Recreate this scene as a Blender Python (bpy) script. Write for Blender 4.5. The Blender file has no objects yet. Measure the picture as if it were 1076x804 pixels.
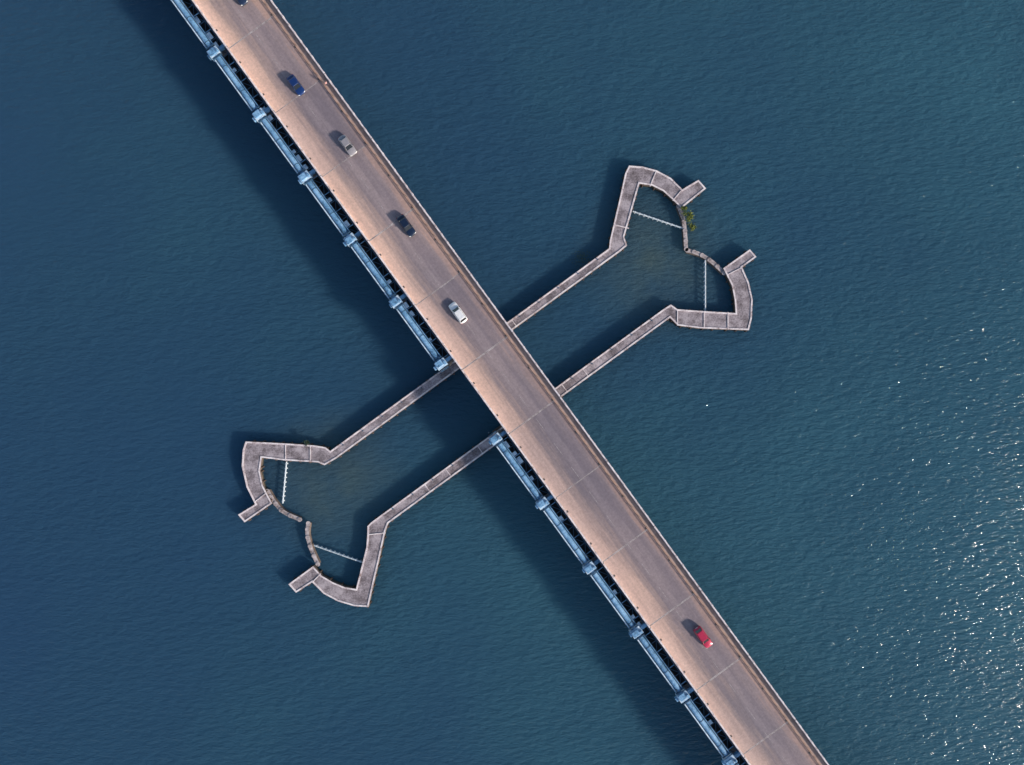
import bpy, math, random
from mathutils import Vector, Matrix
random.seed(7)
scene=bpy.context.scene
H=150.0; S0=0.21
def P(px,py,z=0.0):
    s=S0*(1-z/H)
    return ((px-538)*s,(402-py)*s)

# ---------------------------------------------------------------- materials
def new_mat(name):
    m=bpy.data.materials.new(name); m.use_nodes=True
    nt=m.node_tree; b=nt.nodes['Principled BSDF']
    return m,nt,b
def N(nt,t,**kw):
    n=nt.nodes.new(t)
    for k,v in kw.items(): setattr(n,k,v)
    return n
def ramp(nt,stops,interp='LINEAR'):
    r=N(nt,'ShaderNodeValToRGB'); cr=r.color_ramp; cr.interpolation=interp
    while len(cr.elements)>1: cr.elements.remove(cr.elements[-1])
    cr.elements[0].position=stops[0][0]; c=stops[0][1]; cr.elements[0].color=(c[0],c[1],c[2],1)
    for p,c in stops[1:]:
        e=cr.elements.new(p); e.color=(c[0],c[1],c[2],1)
    return r
def noise(nt,vec,scale,detail=4,rough=.5,dist=0):
    n=N(nt,'ShaderNodeTexNoise'); n.inputs['Scale'].default_value=scale
    n.inputs['Detail'].default_value=detail; n.inputs['Roughness'].default_value=rough
    n.inputs['Distortion'].default_value=dist
    if vec is not None: nt.links.new(vec,n.inputs['Vector'])
    return n
def math_n(nt,op,a,b=None,c=None,clamp=False):
    n=N(nt,'ShaderNodeMath',operation=op); n.use_clamp=clamp
    for i,x in enumerate([a,b,c]):
        if x is None: continue
        if isinstance(x,(int,float)): n.inputs[i].default_value=x
        else: nt.links.new(x,n.inputs[i])
    return n.outputs[0]
def mixc(nt,f,a,b,mode='MIX'):
    n=N(nt,'ShaderNodeMix',data_type='RGBA',blend_type=mode)
    if isinstance(f,(int,float)): n.inputs[0].default_value=f
    else: nt.links.new(f,n.inputs[0])
    for i,x in ((6,a),(7,b)):
        if isinstance(x,tuple): n.inputs[i].default_value=(x[0],x[1],x[2],1)
        else: nt.links.new(x,n.inputs[i])
    return n.outputs[2]
def objco(nt): return N(nt,'ShaderNodeTexCoord').outputs['Object']
def mapping(nt,vec,rot=(0,0,0),sc=(1,1,1)):
    m=N(nt,'ShaderNodeMapping'); nt.links.new(vec,m.inputs[0])
    m.inputs['Rotation'].default_value=rot; m.inputs['Scale'].default_value=sc
    return m.outputs[0]

def weathered(name,c1,c2,scale=.6,rough=.85,c3=None,tone=False,metal=0):
    m,nt,b=new_mat(name); co=objco(nt)
    n1=noise(nt,co,scale,4,.65); n2=noise(nt,co,scale*7,2,.6)
    f=math_n(nt,'ADD',math_n(nt,'MULTIPLY',n1.outputs[0],.65),math_n(nt,'MULTIPLY',n2.outputs[0],.35))
    st=[(.36,c1),(.62,c2)]
    if c3: st=[(.36,c3),(.46,c1),(.60,c2)]
    col=ramp(nt,st); nt.links.new(f,col.inputs[0]); out=col.outputs[0]
    if tone:
        a=N(nt,'ShaderNodeAttribute',attribute_name='tone')
        out=mixc(nt,1.0,out,a.outputs['Color'],'MULTIPLY')
    nt.links.new(out,b.inputs['Base Color'])
    b.inputs['Roughness'].default_value=rough; b.inputs['Metallic'].default_value=metal
    return m

M_conc=weathered('fender_concrete',(.23,.195,.21),(.44,.385,.405),.45,c3=(.11,.09,.095),tone=True)
M_rim=weathered('pale_concrete_edge',(.64,.56,.57),(.88,.81,.80),.7,c3=(.30,.22,.20))
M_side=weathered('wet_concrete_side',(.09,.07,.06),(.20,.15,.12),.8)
M_algae=weathered('tidal_band',(.02,.025,.02),(.05,.05,.035),1.2)
M_timber=weathered('timber_pile',(.05,.035,.028),(.13,.09,.07),2)
M_par=weathered('parapet_concrete',(.64,.57,.58),(.87,.80,.80),.9,c3=(.34,.25,.23))
M_deckc=weathered('deck_concrete',(.20,.17,.16),(.32,.27,.25),.5)
M_steel=weathered('blue_steel_paint',(.13,.30,.50),(.30,.53,.76),.35,rough=.45,c3=(.06,.12,.19))
M_steel2=weathered('blue_steel_dark',(.02,.055,.10),(.05,.12,.20),.9,rough=.55)
M_pale=weathered('pale_blue_paint',(.44,.62,.78),(.76,.88,.94),1.0,rough=.5,c3=(.16,.26,.36))
M_dark=weathered('gap_shade',(.004,.005,.006),(.012,.014,.018),1.5)  # near-black colour painting the shade in the gap beside the deck
M_rail=weathered('weathered_rail',(.38,.22,.15),(.56,.38,.30),1.0)
M_jnt=weathered('expansion_joint',(.38,.33,.32),(.64,.58,.56),1.2,c3=(.25,.21,.21))
M_jdark=weathered('joint_seal',(.06,.055,.055),(.12,.10,.10),2)
M_boom=weathered('boom_white',(.42,.50,.55),(.70,.76,.80),1.5)
M_curve=weathered('curved_wall_top',(.30,.26,.26),(.58,.51,.50),.9,c3=(.10,.07,.06))

def road_mat():
    m,nt,b=new_mat('worn_asphalt'); co=objco(nt)
    sep=N(nt,'ShaderNodeSeparateXYZ'); nt.links.new(co,sep.inputs[0])
    long=noise(nt,mapping(nt,co,sc=(.55,.035,1)),1.0,5,.6)
    med=noise(nt,mapping(nt,co,sc=(1.3,.10,1)),1.0,6,.7)
    fine=noise(nt,co,2.2,5,.75)
    # each deck slab between expansion joints was laid and patched separately
    cell=math_n(nt,'FLOOR',math_n(nt,'DIVIDE',math_n(nt,'ADD',sep.outputs[1],8.2),16.0))
    wn=N(nt,'ShaderNodeTexWhiteNoise',noise_dimensions='1D'); nt.links.new(cell,wn.inputs['W'])
    w=math_n(nt,'MULTIPLY',math_n(nt,'SUBTRACT',long.outputs[0],.5),.40)
    w=math_n(nt,'ADD',w,math_n(nt,'MULTIPLY',math_n(nt,'SUBTRACT',wn.outputs[0],.5),.06))
    u=math_n(nt,'ADD',math_n(nt,'DIVIDE',sep.outputs[0],13.0),.5)
    u=math_n(nt,'ADD',u,w)
    u=math_n(nt,'ADD',u,math_n(nt,'MULTIPLY',math_n(nt,'SUBTRACT',med.outputs[0],.5),.26))
    r=ramp(nt,[(.02,(.80,.58,.475)),(.12,(.71,.50,.41)),(.22,(.57,.405,.34)),(.32,(.37,.285,.265)),(.41,(.25,.207,.222)),
               (.52,(.32,.265,.275)),(.64,(.24,.20,.22)),(.76,(.31,.25,.255)),(.84,(.43,.30,.26))])
    nt.links.new(u,r.inputs[0])
    big=noise(nt,mapping(nt,co,sc=(.05,.03,1)),1.0,2,.5)
    tn=ramp(nt,[(.3,(.80,.82,.87)),(.7,(1.15,1.09,1.04))]); nt.links.new(big.outputs[0],tn.inputs[0])
    c=mixc(nt,1.0,r.outputs[0],tn.outputs[0],'MULTIPLY')
    tw=ramp(nt,[(0,(.87,.88,.91)),(1,(1.09,1.07,1.04))]); nt.links.new(wn.outputs[0],tw.inputs[0])
    c=mixc(nt,1.0,c,tw.outputs[0],'MULTIPLY')
    fr=ramp(nt,[(.3,(.80,.80,.80)),(.7,(1.14,1.14,1.14))]); nt.links.new(fine.outputs[0],fr.inputs[0])
    c=mixc(nt,1.0,c,fr.outputs[0],'MULTIPLY')
    nt.links.new(c,b.inputs['Base Color']); b.inputs['Roughness'].default_value=.92
    return m
M_road=road_mat()
M_walk=weathered('footway_concrete',(.28,.20,.18),(.44,.33,.29),.8)
def worn_paint():
    m,nt,b=new_mat('worn_line_paint'); co=objco(nt)
    n=noise(nt,co,2.5,6,.75)
    r=ramp(nt,[(.46,(.26,.22,.23)),(.66,(.52,.47,.46))]); nt.links.new(n.outputs[0],r.inputs[0])
    nt.links.new(r.outputs[0],b.inputs['Base Color']); b.inputs['Roughness'].default_value=.8
    return m
M_paint=worn_paint()

def water_mat():
    m,nt,b=new_mat('river_water'); co=objco(nt)
    out=nt.nodes['Material Output']
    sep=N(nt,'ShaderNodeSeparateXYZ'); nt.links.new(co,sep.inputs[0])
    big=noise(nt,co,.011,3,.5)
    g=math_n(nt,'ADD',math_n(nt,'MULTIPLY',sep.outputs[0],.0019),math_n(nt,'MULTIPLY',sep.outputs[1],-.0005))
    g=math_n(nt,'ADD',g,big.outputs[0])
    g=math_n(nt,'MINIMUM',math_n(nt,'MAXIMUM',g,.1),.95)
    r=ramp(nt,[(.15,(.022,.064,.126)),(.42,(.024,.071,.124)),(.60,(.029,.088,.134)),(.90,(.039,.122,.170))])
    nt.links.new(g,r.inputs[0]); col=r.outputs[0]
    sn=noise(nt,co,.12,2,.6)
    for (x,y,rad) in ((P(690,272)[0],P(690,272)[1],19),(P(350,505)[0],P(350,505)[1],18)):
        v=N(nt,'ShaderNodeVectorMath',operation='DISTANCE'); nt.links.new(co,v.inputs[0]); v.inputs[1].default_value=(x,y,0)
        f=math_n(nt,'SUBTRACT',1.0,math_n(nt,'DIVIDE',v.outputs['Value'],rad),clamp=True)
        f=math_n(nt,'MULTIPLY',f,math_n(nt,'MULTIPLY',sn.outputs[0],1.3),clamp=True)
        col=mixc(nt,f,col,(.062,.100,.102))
    w1=noise(nt,mapping(nt,co,rot=(0,0,math.radians(-35)),sc=(.6,1.5,1)),.66,3,.62)
    w2=noise(nt,mapping(nt,co,rot=(0,0,math.radians(18)),sc=(.4,1.0,1)),.14,2,.5)
    amp=noise(nt,co,.022,1,.5)
    amp=math_n(nt,'ADD',.30,math_n(nt,'MULTIPLY',amp.outputs[0],1.3))
    amp=math_n(nt,'ADD',amp,math_n(nt,'MULTIPLY',math_n(nt,'MINIMUM',math_n(nt,'MAXIMUM',sep.outputs[0],-110.),110.),.0034))
    h=math_n(nt,'ADD',math_n(nt,'MULTIPLY',w1.outputs[0],.66),math_n(nt,'MULTIPLY',w2.outputs[0],.6))
    bp=N(nt,'ShaderNodeBump'); bp.inputs['Strength'].default_value=1.0
    nt.links.new(math_n(nt,'MULTIPLY',amp,1.25),bp.inputs['Distance'])
    nt.links.new(h,bp.inputs['Height'])
    # gentler swell normal for the mirror-like skin
    bp2=N(nt,'ShaderNodeBump'); bp2.inputs['Strength'].default_value=1.0; bp2.inputs['Distance'].default_value=.5
    nt.links.new(w1.outputs[0],bp2.inputs['Height'])
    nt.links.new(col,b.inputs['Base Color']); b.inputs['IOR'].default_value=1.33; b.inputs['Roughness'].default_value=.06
    b.subsurface_method='BURLEY'; b.inputs['Subsurface Weight'].default_value=1.0
    b.inputs['Subsurface Radius'].default_value=(.6,.9,1.0); b.inputs['Subsurface Scale'].default_value=15.0
    nt.links.new(bp2.outputs[0],b.inputs['Normal'])
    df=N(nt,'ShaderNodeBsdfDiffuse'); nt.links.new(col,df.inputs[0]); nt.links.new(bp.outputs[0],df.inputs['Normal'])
    mx=N(nt,'ShaderNodeMixShader'); mx.inputs[0].default_value=.42
    nt.links.new(b.outputs[0],mx.inputs[1]); nt.links.new(df.outputs[0],mx.inputs[2])
    nt.links.new(mx.outputs[0],out.inputs[0])
    return m
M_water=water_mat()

# ---------------------------------------------------------------- mesh builder
class MB:
    def __init__(s): s.v=[];s.f=[];s.m=[];s.t=[]
    def face(s,pts,mat=0,tone=1.0):
        i=len(s.v); s.v+= [tuple(p) for p in pts]; s.f.append(list(range(i,i+len(pts)))); s.m.append(mat); s.t.append(tone)
    def prism(s,poly,z0,z1,mat=0,tone=1.0,side=None):
        a=sum(poly[i][0]*poly[(i+1)%len(poly)][1]-poly[(i+1)%len(poly)][0]*poly[i][1] for i in range(len(poly)))
        if a<0: poly=poly[::-1]
        side=mat if side is None else side
        n=len(poly)
        s.face([(p[0],p[1],z1) for p in poly],mat,tone)
        s.face([(p[0],p[1],z0) for p in poly[::-1]],side,tone)
        for i in range(n):
            p=poly[i];q=poly[(i+1)%n]
            s.face([(p[0],p[1],z0),(q[0],q[1],z0),(q[0],q[1],z1),(p[0],p[1],z1)],side,tone)
    def box(s,x0,x1,y0,y1,z0,z1,mat=0,tone=1.0):
        s.prism([(x0,y0),(x1,y0),(x1,y1),(x0,y1)],z0,z1,mat,tone)
    def seg(s,p,q,w,z0,z1,mat=0,tone=1.0):
        p=Vector(p[:2]);q=Vector(q[:2]);d=(q-p).normalized();n=Vector((-d.y,d.x))*w/2
        s.prism([tuple(p+n),tuple(p-n),tuple(q-n),tuple(q+n)],z0,z1,mat,tone)
    def bar(s,p,q,w,mat=0):
        p=Vector(p);q=Vector(q);d=(q-p).normalized()
        a=d.orthogonal().normalized()*w/2; b=d.cross(a)
        c=[a+b,-a+b,-a-b,a-b]; i=len(s.v)
        for o in c: s.v.append(tuple(p+o))
        for o in c: s.v.append(tuple(q+o))
        for k in range(4):
            s.f.append([i+k,i+(k+1)%4,i+4+(k+1)%4,i+4+k]);s.m.append(mat);s.t.append(1)
        s.f.append([i+3,i+2,i+1,i]);s.f.append([i+4,i+5,i+6,i+7]);s.m+=[mat,mat];s.t+=[1,1]
    def cyl(s,p,q,r,n=12,mat=0,r2=None):
        p=Vector(p);q=Vector(q);d=(q-p).normalized(); r2=r if r2 is None else r2
        a=d.orthogonal().normalized(); b=d.cross(a); i=len(s.v)
        for k in range(n):
            t=2*math.pi*k/n; s.v.append(tuple(p+(a*math.cos(t)+b*math.sin(t))*r))
        for k in range(n):
            t=2*math.pi*k/n; s.v.append(tuple(q+(a*math.cos(t)+b*math.sin(t))*r2))
        for k in range(n):
            s.f.append([i+k,i+(k+1)%n,i+n+(k+1)%n,i+n+k]);s.m.append(mat);s.t.append(1)
        s.f.append([i+k for k in range(n)][::-1]);s.f.append([i+n+k for k in range(n)]);s.m+=[mat,mat];s.t+=[1,1]
    def build(s,name,mats,parent=None,smooth=False):
        me=bpy.data.meshes.new(name); me.from_pydata(s.v,[],s.f); 
        for m in mats: me.materials.append(m)
        me.polygons.foreach_set('material_index',s.m)
        at=me.color_attributes.new('tone','FLOAT_COLOR','CORNER')
        for p,t in zip(me.polygons,s.t):
            for li in p.loop_indices: at.data[li].color=(t,t,t,1)
        if smooth:
            for p in me.polygons: p.use_smooth=True
        me.update()
        o=bpy.data.objects.new(name,me); scene.collection.objects.link(o)
        if parent: o.parent=parent
        return o
def empty(name,loc=(0,0,0),rz=0):
    e=bpy.data.objects.new(name,None); scene.collection.objects.link(e); e.location=loc; e.rotation_euler=(0,0,rz); e.empty_display_size=1
    return e
def inset(poly,d):
    a=sum(poly[i][0]*poly[(i+1)%len(poly)][1]-poly[(i+1)%len(poly)][0]*poly[i][1] for i in range(len(poly)))
    if a<0: poly=poly[::-1]
    out=[];n=len(poly)
    for i in range(n):
        p0=Vector(poly[i-1]);p=Vector(poly[i]);p1=Vector(poly[(i+1)%n])
        d0=(p-p0).normalized();d1=(p1-p).normalized()
        n0=Vector((-d0.y,d0.x));n1=Vector((-d1.y,d1.x)); b=(n0+n1)
        b=b/max(b.length_squared/2,.35)
        out.append(tuple(p+b*d))
    return poly,out

# ---------------------------------------------------------------- water
mb=MB(); R=4000
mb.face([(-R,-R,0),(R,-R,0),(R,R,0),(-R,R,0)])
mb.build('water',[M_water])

# ---------------------------------------------------------------- bridge
ZD=13.0
ang=math.atan2(.589,.808)
bx,by=P(536.3,402,ZD)
bridge=empty('road_bridge',(bx,by,0),ang)
L=420
def BL(px,py,z):
    x,y=P(px,py,z); x-=bx;y-=by
    return (x*math.cos(ang)+y*math.sin(ang), -x*math.sin(ang)+y*math.cos(ang))
joints=[-8.2+16*k for k in range(-25,27)]
mb=MB()
mb.box(-6.55,6.55,-L,L,ZD-.45,ZD,0)
mb.build('deck_slab',[M_deckc],bridge)
mb=MB(); mb.face([(-6.2,-L,ZD+.01),(4.9,-L,ZD+.01),(4.9,L,ZD+.01),(-6.2,L,ZD+.01)])
mb.build('carriageway',[M_road],bridge)
mb=MB()
mb.box(4.9,5.12,-L,L,ZD+.0,ZD+.17,1); mb.box(5.123,6.2,-L,L,ZD+.0,ZD+.15,0)
mb.build('footway_with_kerb',[M_walk,M_rail],bridge)
mb=MB()
for s in (-1,1):
    a,b=sorted((s*6.2,s*6.5))
    mb.box(a,b,-L,L,ZD,ZD+.62,0)
    v=-L
    while v<L:
        mb.box(a-.04,b+.04,v,v+.28,ZD,ZD+.95,0); v+=2.0
    mb.box(a+.03,b-.03,-L,L,ZD+.953,ZD+1.08,0)
mb.build('parapet',[M_par],bridge)
mb=MB()
for uu in (5.15,):
    mb.box(uu,uu+.12,-L,L,ZD+.75,ZD+.85,0)
    v=-L
    while v<L: mb.box(uu+.02,uu+.1,v,v+.1,ZD+.15,ZD+.75,0); v+=2.5
mb.build('guard_rail',[M_rail],bridge)
mb=MB()
for v in joints:
    rj=random.Random(int(v*3)); w=rj.uniform(.08,.14)
    mb.face([(-6.2,v-w,ZD+.014),(4.9,v-w,ZD+.014),(4.9,v+w,ZD+.014),(-6.2,v+w,ZD+.014)],0)
    mb.face([(-6.2,v-.025,ZD+.018),(4.9,v-.025,ZD+.018),(4.9,v+.025,ZD+.018),(-6.2,v+.025,ZD+.018)],1)
    for s in (-1,1):
        a,b=sorted((s*6.15,s*6.56)); mb.box(a,b,v-.04,v+.04,ZD-.46,ZD+1.09,1)
mb.build('expansion_joint',[M_jnt,M_jdark],bridge)
mb=MB(); v=-L
while v<L:
    u=-.1; mb.face([(u-.05,v,ZD+.022),(u+.05,v,ZD+.022),(u+.05,v+3,ZD+.022),(u-.05,v+3,ZD+.022)]); v+=6
mb.build('lane_marking',[M_paint],bridge)
mb=MB(); v=-L
while v<L: mb.box(-6.15,-5.85,v,v+.45,ZD+.011,ZD+.02,0); mb.box(4.6,4.88,v+4,v+4.45,ZD+.011,ZD+.02,0); v+=8
mb.build('deck_drain',[M_jdark],bridge)
mb=MB()
for u in (-5,-1.7,1.7,5):
    mb.box(u-.06,u+.06,-L,L,ZD-2.2,ZD-.46,0); mb.box(u-.3,u+.3,-L,L,ZD-2.26,ZD-2.2,0)
mb.build('steel_girder',[M_steel2],bridge)
lowj=[-7.5-16.15*k for k in range(0,26)]
upj=[11.3+15.65*k for k in range(0,26)]
mb=MB()
for v in lowj+upj:
    mb.box(-9.9,5.8,v-.7,v+.7,ZD-3.5,ZD-2.27,0)
    for u in (-8.4,-2,4.2):
        mb.cyl((u,v,-4),(u,v,ZD-3.5),.65,16,0)
    mb.box(-9.6,5.4,v-1.2,v+1.2,-1,.9,1)
mb.build('bridge_pier',[M_deckc,M_side],bridge)

pipe=empty('service_pipeline',(bx,by,0),ang)
UP=-9.05
mp=MB(); mt=MB(); mc=MB(); mg=MB()
for js in (lowj,upj):
    v0,v1=js[0],js[-1]
    mp.cyl((UP-.05,v0,11.75),(UP-.05,v1,11.75),.52,20,0)
    a,b=min(v0,v1),max(v0,v1)
    mt.box(UP-.95,UP-.72,a,b,11.2,11.95,1)
    mt.box(UP+.62,UP+.80,a,b,11.3,12.0,0)
    mt.box(-6.95,-6.75,a,b,11.0,11.9,2)
    mg.box(-8.25,-6.62,a,b,10.2,10.28,0)  # added dark sheet below the truss, stands in for the gap's shade
    v=a+.8; k=0; r=random.Random(9)
    while v<b-.8:
        mt.box(-8.25,-6.95,v-.06,v+.06,11.5,11.68,2 if k%2 else 0)
        if k%2==0:
            mt.bar((-8.25,v,11.45),(-6.95,v+2.0,11.45),.10,2)
        else:
            mt.bar((-6.95,v,11.45),(-8.25,v+2.0,11.45),.10,2)
        if k%3==0: mp.cyl((UP-.05,v,11.75),(UP-.05,v+.12,11.75),.58,20,1)
        mt.box(UP-.95,UP+.8,v+.9,v+1.02,11.05,11.19,2)
        if r.random()<.2: mt.box(-8.2,-7.3-r.uniform(0,.5),v+.2,v+r.uniform(.8,1.7),11.7,11.78,1)
        v+=2.05;k+=1
    for i,j in enumerate(js):
        r=random.Random(int(j*5)); e=r.uniform(-.25,.25)
        mc.box(UP-1.25,UP+1.05,j-.85,j+.85,11.0,12.35,0)
        mc.box(UP-1.05,UP+.35,j-.55+e,j+.6+e,12.353,12.7,1)
        mc.box(UP+.5,UP+.95,j-.6,j-.1+e,12.353,12.9,1)
        mc.box(UP+1.053,-6.6,j-.35,j+.35,11.3,12.1,1)
        mc.box(UP-1.6-abs(e),UP-1.253,j-.35,j+.4,11.0,11.9,1)
        mc.box(UP-1.0,UP+.9,j-1.35,j-1.15,11.1,12.42,2); mc.box(UP-1.0,UP+.9,j+1.15,j+1.35,11.1,12.42,2)
        mc.cyl((UP-.5,j+1.9,12.0),(UP-.5,j+1.9,12.6),.12,8,2)
        mc.cyl((UP-.9,j,9.6),(UP-.9,j,11),.35,10,1); mc.cyl((UP+.8,j,9.6),(UP+.8,j,11),.35,10,1)
mp.build('pipe',[M_steel,M_steel2],pipe,smooth=False)
mt.build('service_truss',[M_steel,M_pale,M_steel2],pipe)
mc.build('pipe_saddle',[M_pale,M_steel,M_steel2],pipe)
mg.build('gap_shade_sheet',[M_dark],pipe)

# ---------------------------------------------------------------- fenders
ZF=1.7
wallA=[(258,464),(280,465),(300,466),(330,468),(342,470),(347,474),(640,261),(641,252),(645,235),(652,205),(657,182),(661,174),
 (675,175),(690,179),(705,187),(717,199),(734,189),(742,198),(716,219),(707,210),(697,201),(685,195),(672,193),(668,207),(661,232),(656,249),(659,258),
 (652,264),(353,482),(341,489),(334,486),(300,484),(275,481),(273,495),(276,510),(286,529),(257,549),(250,541),(268,530),(259,512),(254,490),(255,473)]
wallB=[(386,553),(390,549),(697,325),(705,320),(712,325),(740,327),(773,329),(772,315),(769,300),(760,282),(788,262),(795,270),(780,281),
 (787,297),(791,315),(790,335),(787,347),(760,346),(735,345),(712,342),(704,334),(408,550),(405,558),(398,590),(391,620),(387,638),
 (372,637),(355,632),(340,624),(328,612),(311,623),(303,614),(329,595),(338,605),(350,612),(362,617),(374,619),(380,595),(385,575),(386,562)]
arms=[((352,477.5),(640,267.5)),((404,544.5),(697,331.5))]
for wi,wall in enumerate((wallA,wallB)):
    root=empty('bridge_fender_wall')
    poly=[P(x,y,ZF) for x,y in wall]
    outer,inner=inset(poly,.34)
    mb=MB(); n=len(outer)
    for i in range(n):
        o0,o1,i0,i1=outer[i],outer[(i+1)%n],inner[i],inner[(i+1)%n]
        mb.face([(*o0,ZF),(*o1,ZF),(*i1,ZF),(*i0,ZF)],1)
        mb.face([(*i0,ZF),(*i1,ZF),(*i1,ZF-.12),(*i0,ZF-.12)],1)
        mb.face([(*o0,.7),(*o1,.7),(*o1,ZF),(*o0,ZF)],2)
        mb.face([(*o0,-3),(*o1,-3),(*o1,.7),(*o0,.7)],3)
    mb.face([(*p,ZF-.12) for p in inner],0)
    mb.build('wall_body',[M_conc,M_rim,M_side,M_algae],root)
    mb=MB(); r=random.Random(wi)
    a,b=arms[wi]; A=Vector(P(*a,ZF));B=Vector(P(*b,ZF)); d=(B-A).normalized(); Ln=(B-A).length; t=0
    nn=Vector((-d.y,d.x))
    while t<Ln-3:
        st=2.85
        mb.seg(A+d*(t+.05),A+d*(t+st-.05),1.15,ZF-.115,ZF-.08,0,r.uniform(.75,1.2))
        if r.random()<.2: mb.seg(A+d*(t-.08),A+d*(t+.08),1.9,ZF-.07,ZF+.02,1)
        t+=st
    if wi==0: cr=[((645,236),(661,240)),((690,179),(683,196)),((717,199),(707,211)),((300,466),(300,484)),((326,468),(326,485)),((267,528),(280,518))]
    else: cr=[((712,325),(712,342)),((740,327),(740,345)),((765,328),(765,346)),((780,281),(764,289)),((405,560),(386,562)),((328,612),(337,603))]
    for p,q in cr:
        mb.seg(P(*p,ZF),P(*q,ZF),.2,ZF-.07,ZF+.025,1)
    for k in range(14):
        c=A+d*(Ln*(k+.5)/14)
        mb.cyl((c.x+nn.x*.6,c.y+nn.y*.6,ZF-.12),(c.x+nn.x*.6,c.y+nn.y*.6,ZF+.3),.14,10,2)
    mb.build('paving_slab',[M_conc,M_rim,M_steel2],root)
    mb=MB()
    for i in range(n):
        p=Vector(outer[i]);q=Vector(outer[(i+1)%n]); l=(q-p).length; d2=(q-p).normalized(); on=Vector((d2.y,-d2.x))
        t=.8
        while t<l:
            c=p+d2*t+on*.17
            mb.cyl((c.x,c.y,-3),(c.x,c.y,ZF-.35+r.uniform(-.15,.1)),.16,7,0); t+=2.2
    mb.build('timber_pile',[M_timber],root)

def curved(pts,w=.85,z=1.2):
    root=empty('curved_guard_wall'); 
    c=[Vector(P(x,y,z)) for x,y in pts]
    out=[]
    for i in range(len(c)-1):
        p0=c[max(i-1,0)];p1=c[i];p2=c[i+1];p3=c[min(i+2,len(c)-1)]
        for k in range(5):
            t=k/5; out.append(.5*((2*p1)+(p2-p0)*t+(2*p0-5*p1+4*p2-p3)*t*t+(3*p1-p0-3*p2+p3)*t**3))
    out.append(c[-1])
    l=[];rr=[]
    for i,p in enumerate(out):
        d=(out[min(i+1,len(out)-1)]-out[max(i-1,0)]).normalized(); n=Vector((-d.y,d.x))*w/2
        l.append(tuple(p+n)); rr.append(tuple(p-n))
    mb=MB(); mb.prism(l+rr[::-1],-3,z,0,1,1)
    for i in range(0,len(out),3):
        p=out[i]; mb.cyl((p.x,p.y,z-.05),(p.x,p.y,z+.12),.5,10,0)
    mb.build('wall_body',[M_curve,M_side],root)
curved([(713,217),(718,230),(720,246),(721,262)])
curved([(722,263),(735,267),(748,275),(761,287)])
curved([(281,516),(288,527),(298,538),(315,546)])
curved([(324,550),(323,562),(327,577),(334,593)])

def boom(p,q):
    root=empty('floating_boom'); mb=MB(); z=.9
    A=Vector((*P(*p,z),z));B=Vector((*P(*q,z),z))
    mb.bar(A,B,.24,0)
    n=int((B-A).length/1.0)
    for i in range(n):
        c=A.lerp(B,(i+.5)/n); mb.cyl((c.x,c.y,-.2),(c.x,c.y,z+.15),.17,8,0)
    mb.build('walkway_beam',[M_boom],root)
boom((665,222),(718,240)); boom((741,273),(741,327)); boom((301,485),(297,529)); boom((330,573),(381,591))

# ---------------------------------------------------------------- vegetation
def leafmat(n,c1,c2):
    m,nt,b=new_mat(n); co=objco(nt); x=noise(nt,co,1.6,3,.6)
    r=ramp(nt,[(.35,c1),(.65,c2)]); nt.links.new(x.outputs[0],r.inputs[0]); nt.links.new(r.outputs[0],b.inputs['Base Color']); b.inputs['Roughness'].default_value=.7
    return m
M_leaf=leafmat('shrub_leaf',(.06,.11,.02),(.28,.29,.04)); M_weed=leafmat('weed_leaf',(.02,.05,.03),(.06,.09,.04))
def shrub(px,py,z,rad,h,name='shrub',cnt=260,mat=M_leaf):
    root=empty(name,(*P(px,py,z),z)); mb=MB(); r=random.Random(int(px*7+py))
    stems=[]
    for k in range(7):
        a=r.uniform(0,6.28); q=(math.cos(a)*rad*r.uniform(.3,.8),math.sin(a)*rad*r.uniform(.3,.8),h*r.uniform(.5,.95)); stems.append(q)
        mb.cyl((0,0,-.3),q,.05,5,1,.015)
    for k in range(cnt):
        q=r.choice(stems); c=Vector((q[0]+r.gauss(0,rad*.22),q[1]+r.gauss(0,rad*.22),max(.02,q[2]+r.gauss(0,h*.18))))
        a=Vector((r.gauss(0,1),r.gauss(0,1),r.gauss(0,.5))).normalized()*r.uniform(.09,.2); b=a.orthogonal().normalized()*r.uniform(.05,.1)
        mb.face([c-a,c-b,c+a,c+b],0)
    mb.build('foliage',[mat,M_timber],root)
shrub(722,228,1.0,1.3,1.3,cnt=380); shrub(726,240,.2,.9,.9); shrub(718,219,1.3,.6,.7); shrub(322,465,1.4,.7,.5,cnt=120,mat=M_weed)
def weeds(px,py,rx,ry,cnt):
    root=empty('water_weed',(*P(px,py,0),0)); mb=MB(); r=random.Random(3)
    for k in range(cnt):
        x=r.gauss(0,rx);y=r.gauss(0,ry);a=r.uniform(0,3.14);l=r.uniform(.06,.16);c=math.cos(a)*l;s=math.sin(a)*l; z=.03+k*.0002
        mb.face([(x-c,y-s,z),(x+s*.5,y-c*.5,z),(x+c,y+s,z),(x-s*.5,y+c*.5,z)],0)
    mb.build('leaves',[M_weed],root)
weeds(612,271,1.2,.9,220)

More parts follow.
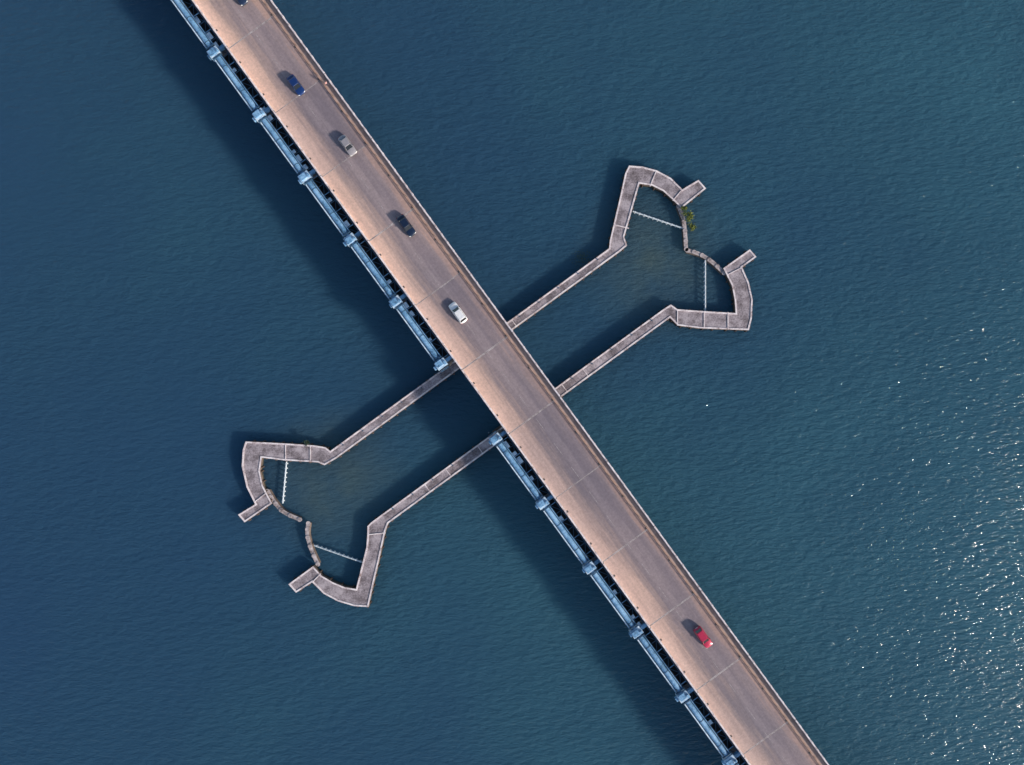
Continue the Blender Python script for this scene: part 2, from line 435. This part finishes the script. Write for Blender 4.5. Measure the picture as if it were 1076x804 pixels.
# ---------------------------------------------------------------- cars
def paint(name,c,rough=.28,metal=.1):
    m,nt,b=new_mat(name); co=objco(nt); n=noise(nt,co,3,2,.6)
    r=ramp(nt,[(.3,tuple(x*.85 for x in c)),(.7,c)]); nt.links.new(n.outputs[0],r.inputs[0]); nt.links.new(r.outputs[0],b.inputs['Base Color'])
    b.inputs['Roughness'].default_value=rough; b.inputs['Metallic'].default_value=metal; b.inputs['Coat Weight'].default_value=.5
    return m
M_glass=paint('car_glass',(.012,.016,.02),.08,0); M_tyre=paint('tyre_rubber',(.015,.015,.015),.85,0)
M_hub=paint('wheel_hub',(.4,.4,.42),.35,.8); M_hl=paint('headlamp',(.75,.75,.72),.15,0); M_tl=paint('tail_lamp',(.35,.01,.01),.2,0); M_blk=paint('black_trim',(.02,.02,.02),.6,0)
def car(px,py,col,heading,Lc=4.3,W=1.8,hatch=False,name='car'):
    u,v=BL(px,py,ZD)
    root=empty(name)
    cx=bx+u*math.cos(ang)-v*math.sin(ang); cy=by+u*math.sin(ang)+v*math.cos(ang)
    root.location=(cx,cy,ZD+.024); root.rotation_euler=(0,0,ang+(0 if heading>0 else math.pi))
    k=Lc/4.3; w=W/2
    st=[(-2.15,.70,.42,.74),(-2.08,.80,.30,.86),(-1.85,.86,.24,.95),(-1.2,.88,.20,.97),(-.4,.88,.20,.94),(.5,.88,.20,.93),(1.0,.875,.20,.91),(1.55,.86,.22,.84),(1.95,.80,.27,.74),(2.10,.70,.34,.64),(2.16,.58,.42,.56)]
    mb=MB(); rings=[]
    for (y,hw,z0,z1) in st:
        hw*=w/.88; y*=k; zm=(z0+z1)/2
        pts=[(-hw*.86,z0),(-hw*.98,z0+.1*(z1-z0)),(-hw,zm),(-hw*.96,z1-.12*(z1-z0)),(-hw*.80,z1),(0,z1+.035),(hw*.80,z1),(hw*.96,z1-.12*(z1-z0)),(hw,zm),(hw*.98,z0+.1*(z1-z0)),(hw*.86,z0)]
        rings.append([(x,y,z) for x,z in pts])
    i0=len(mb.v); m=len(rings[0])
    for rg in rings: mb.v+=rg
    for a in range(len(rings)-1):
        for b in range(m):
            c=(b+1)%m; mb.f.append([i0+a*m+b,i0+a*m+c,i0+(a+1)*m+c,i0+(a+1)*m+b]); mb.m.append(0); mb.t.append(1)
    mb.f.append([i0+b for b in range(m)][::-1]); mb.m.append(0); mb.t.append(1)
    mb.f.append([i0+(len(rings)-1)*m+b for b in range(m)]); mb.m.append(0); mb.t.append(1)
    mb.f=[f[::-1] for f in mb.f]
    o=mb.build('body',[col],root,smooth=True)
    rb=-1.95 if hatch else -1.55
    gb=[(-.76,rb),(.76,rb),(.78,-.3),(.74,1.02),(-.74,1.02),(-.78,-.3)]
    gt=[(-.64,rb+.38),(.64,rb+.38),(.67,-.3),(.62,.34),(-.62,.34),(-.67,-.3)]
    sc=w/.88; mb=MB(); zb,zt=.93,1.40
    gb=[(x*sc,y*k) for x,y in gb]; gt=[(x*sc,y*k) for x,y in gt]
    for i in range(6):
        j=(i+1)%6; mb.face([(*gb[i],zb-.06),(*gb[j],zb-.06),(*gt[j],zt),(*gt[i],zt)],0)
    mb.face([(*p,zt) for p in gt],0)
    mb.build('window_glass',[M_glass],root)
    mb=MB()
    rt=[(x*1.03,y*1.0) for x,y in gt]; rs=[(x*.88,y*.9-.02) for x,y in gt]
    for i in range(6):
        j=(i+1)%6; mb.face([(*rt[i],zt+.004),(*rt[j],zt+.004),(*rs[j],zt+.06),(*rs[i],zt+.06)],0)
    mb.face([(*p,zt+.06) for p in rs],0); mb.face([(*p,zt+.004) for p in rt[::-1]],0)
    for i in (0,1,2,3,4,5): mb.bar((*gb[i],zb),(*gt[i],zt+.01),.07,0)
    mb.build('roof_and_pillars',[col],root)
    mb=MB()
    for y in (-1.32*k,1.34*k):
        for s in (-1,1):
            mb.cyl((s*(w-.2),y,.31),(s*(w+.005),y,.31),.315,20,0); mb.cyl((s*(w+.006),y,.31),(s*(w+.02),y,.31),.18,14,1)
    mb.build('wheel',[M_tyre,M_hub],root)
    mb=MB()
    for s in (-1,1):
        mb.bar((s*.5*sc,2.07*k,.62),(s*.76*sc,1.93*k,.66),.13,0); mb.bar((s*.52*sc,-2.12*k,.77),(s*.76*sc,-2.06*k,.78),.12,1)
        mb.bar((s*.80*sc,.72*k,.98),(s*1.0*sc,.68*k,1.0),.13,2)
    mb.bar((-.45,2.15*k,.42),(.45,2.15*k,.42),.12,2); mb.bar((-.3,-2.16*k,.6),(.3,-2.16*k,.6),.08,0)
    mb.build('lamps_mirrors_trim',[M_hl,M_tl,M_blk],root)
    return root
car(252,-3,paint('paint_navy',(.02,.035,.08)),-1)
car(312,91,paint('paint_blue',(.010,.038,.16)),-1,4.4)
car(366,154,paint('paint_silver_grey',(.36,.34,.36)),-1,4.5)
car(427.5,238,paint('paint_dark_navy',(.010,.022,.055)),-1,4.7)
car(481.5,329,paint('paint_white',(.90,.90,.90),.3,0),1,4.6,hatch=True)
car(738,668.5,paint('paint_red',(.55,.025,.08)),-1,4.6,hatch=True)

def person(px,py):
    u,v=BL(px,py,ZD+1)
    u=min(max(u,5.45),6.0)
    cx=bx+u*math.cos(ang)-v*math.sin(ang); cy=by+u*math.sin(ang)+v*math.cos(ang)
    root=empty('pedestrian',(cx,cy,ZD+.15),ang)
    V=[(0,0,.95),(0,0,1.15),(0,0,1.42),(0,0,1.52),(0,.02,1.62),(0,.02,1.72),
       (-.10,0,.9),(-.11,.16,.5),(-.11,.10,.07),(-.11,.22,.03),(.10,0,.9),(.11,-.08,.5),(.11,-.30,.10),(.11,-.20,.03),
       (-.19,0,1.40),(-.24,-.10,1.12),(-.23,.02,.88),(.19,0,1.40),(.24,.08,1.12),(.23,.22,.92)]
    E=[(0,1),(1,2),(2,3),(3,4),(4,5),(0,6),(6,7),(7,8),(8,9),(0,10),(10,11),(11,12),(12,13),(2,14),(14,15),(15,16),(2,17),(17,18),(18,19)]
    Rr=[.14,.13,.14,.055,.10,.085,.085,.06,.045,.035,.085,.06,.045,.035,.06,.045,.035,.06,.045,.035]
    me=bpy.data.meshes.new('figure'); me.from_pydata(V,E,[]); o=bpy.data.objects.new('figure',me); scene.collection.objects.link(o); o.parent=root
    md=o.modifiers.new('s','SKIN')
    for i,sv in enumerate(me.skin_vertices[0].data): sv.radius=(Rr[i],Rr[i]); sv.use_root=(i==0)
    o.modifiers.new('ss','SUBSURF').levels=1
    m,nt,b=new_mat('clothing'); co=objco(nt); sp=N(nt,'ShaderNodeSeparateXYZ'); nt.links.new(co,sp.inputs[0])
    r=ramp(nt,[(0,(.04,.04,.07)),(.47,(.62,.35,.33)),(.76,(.28,.16,.11)),(.85,(.02,.015,.012))],'CONSTANT'); nt.links.new(math_n(nt,'DIVIDE',sp.outputs[2],2.0),r.inputs[0])
    nt.links.new(r.outputs[0],b.inputs['Base Color']); me.materials.append(m)
try: person(343,88)
except Exception as e: print('PERSON',e)

# ---------------------------------------------------------------- light, sky, camera
elev=math.radians(22.5); sx,sy=.84,-.54; l=math.hypot(sx,sy); sx/=l; sy/=l
sd=Vector((sx*math.cos(elev),sy*math.cos(elev),math.sin(elev)))
ld=bpy.data.lights.new('sun','SUN'); ld.energy=5.0; ld.angle=math.radians(4); ld.color=(1,.89,.79)
lo=bpy.data.objects.new('sun',ld); scene.collection.objects.link(lo); lo.rotation_euler=(-sd).to_track_quat('-Z','Y').to_euler(); lo.location=(80,-60,90)
w=bpy.data.worlds.new('World'); scene.world=w; w.use_nodes=True; nt=w.node_tree
bg=nt.nodes['Background']; sk=nt.nodes.new('ShaderNodeTexSky'); sk.sky_type='NISHITA'; sk.sun_disc=False
sk.sun_elevation=elev; sk.sun_rotation=math.atan2(sx,sy); nt.links.new(sk.outputs[0],bg.inputs[0]); bg.inputs[1].default_value=.15
cd=bpy.data.cameras.new('camera'); cam=bpy.data.objects.new('camera',cd); scene.collection.objects.link(cam)
cam.location=(0,0,H); cd.sensor_fit='HORIZONTAL'; cd.sensor_width=36; cd.lens=18/(538*S0/H); cd.clip_end=12000; cd.clip_start=.5
scene.camera=cam
scene.view_settings.view_transform='Standard'; scene.view_settings.look='None'; scene.view_settings.exposure=0
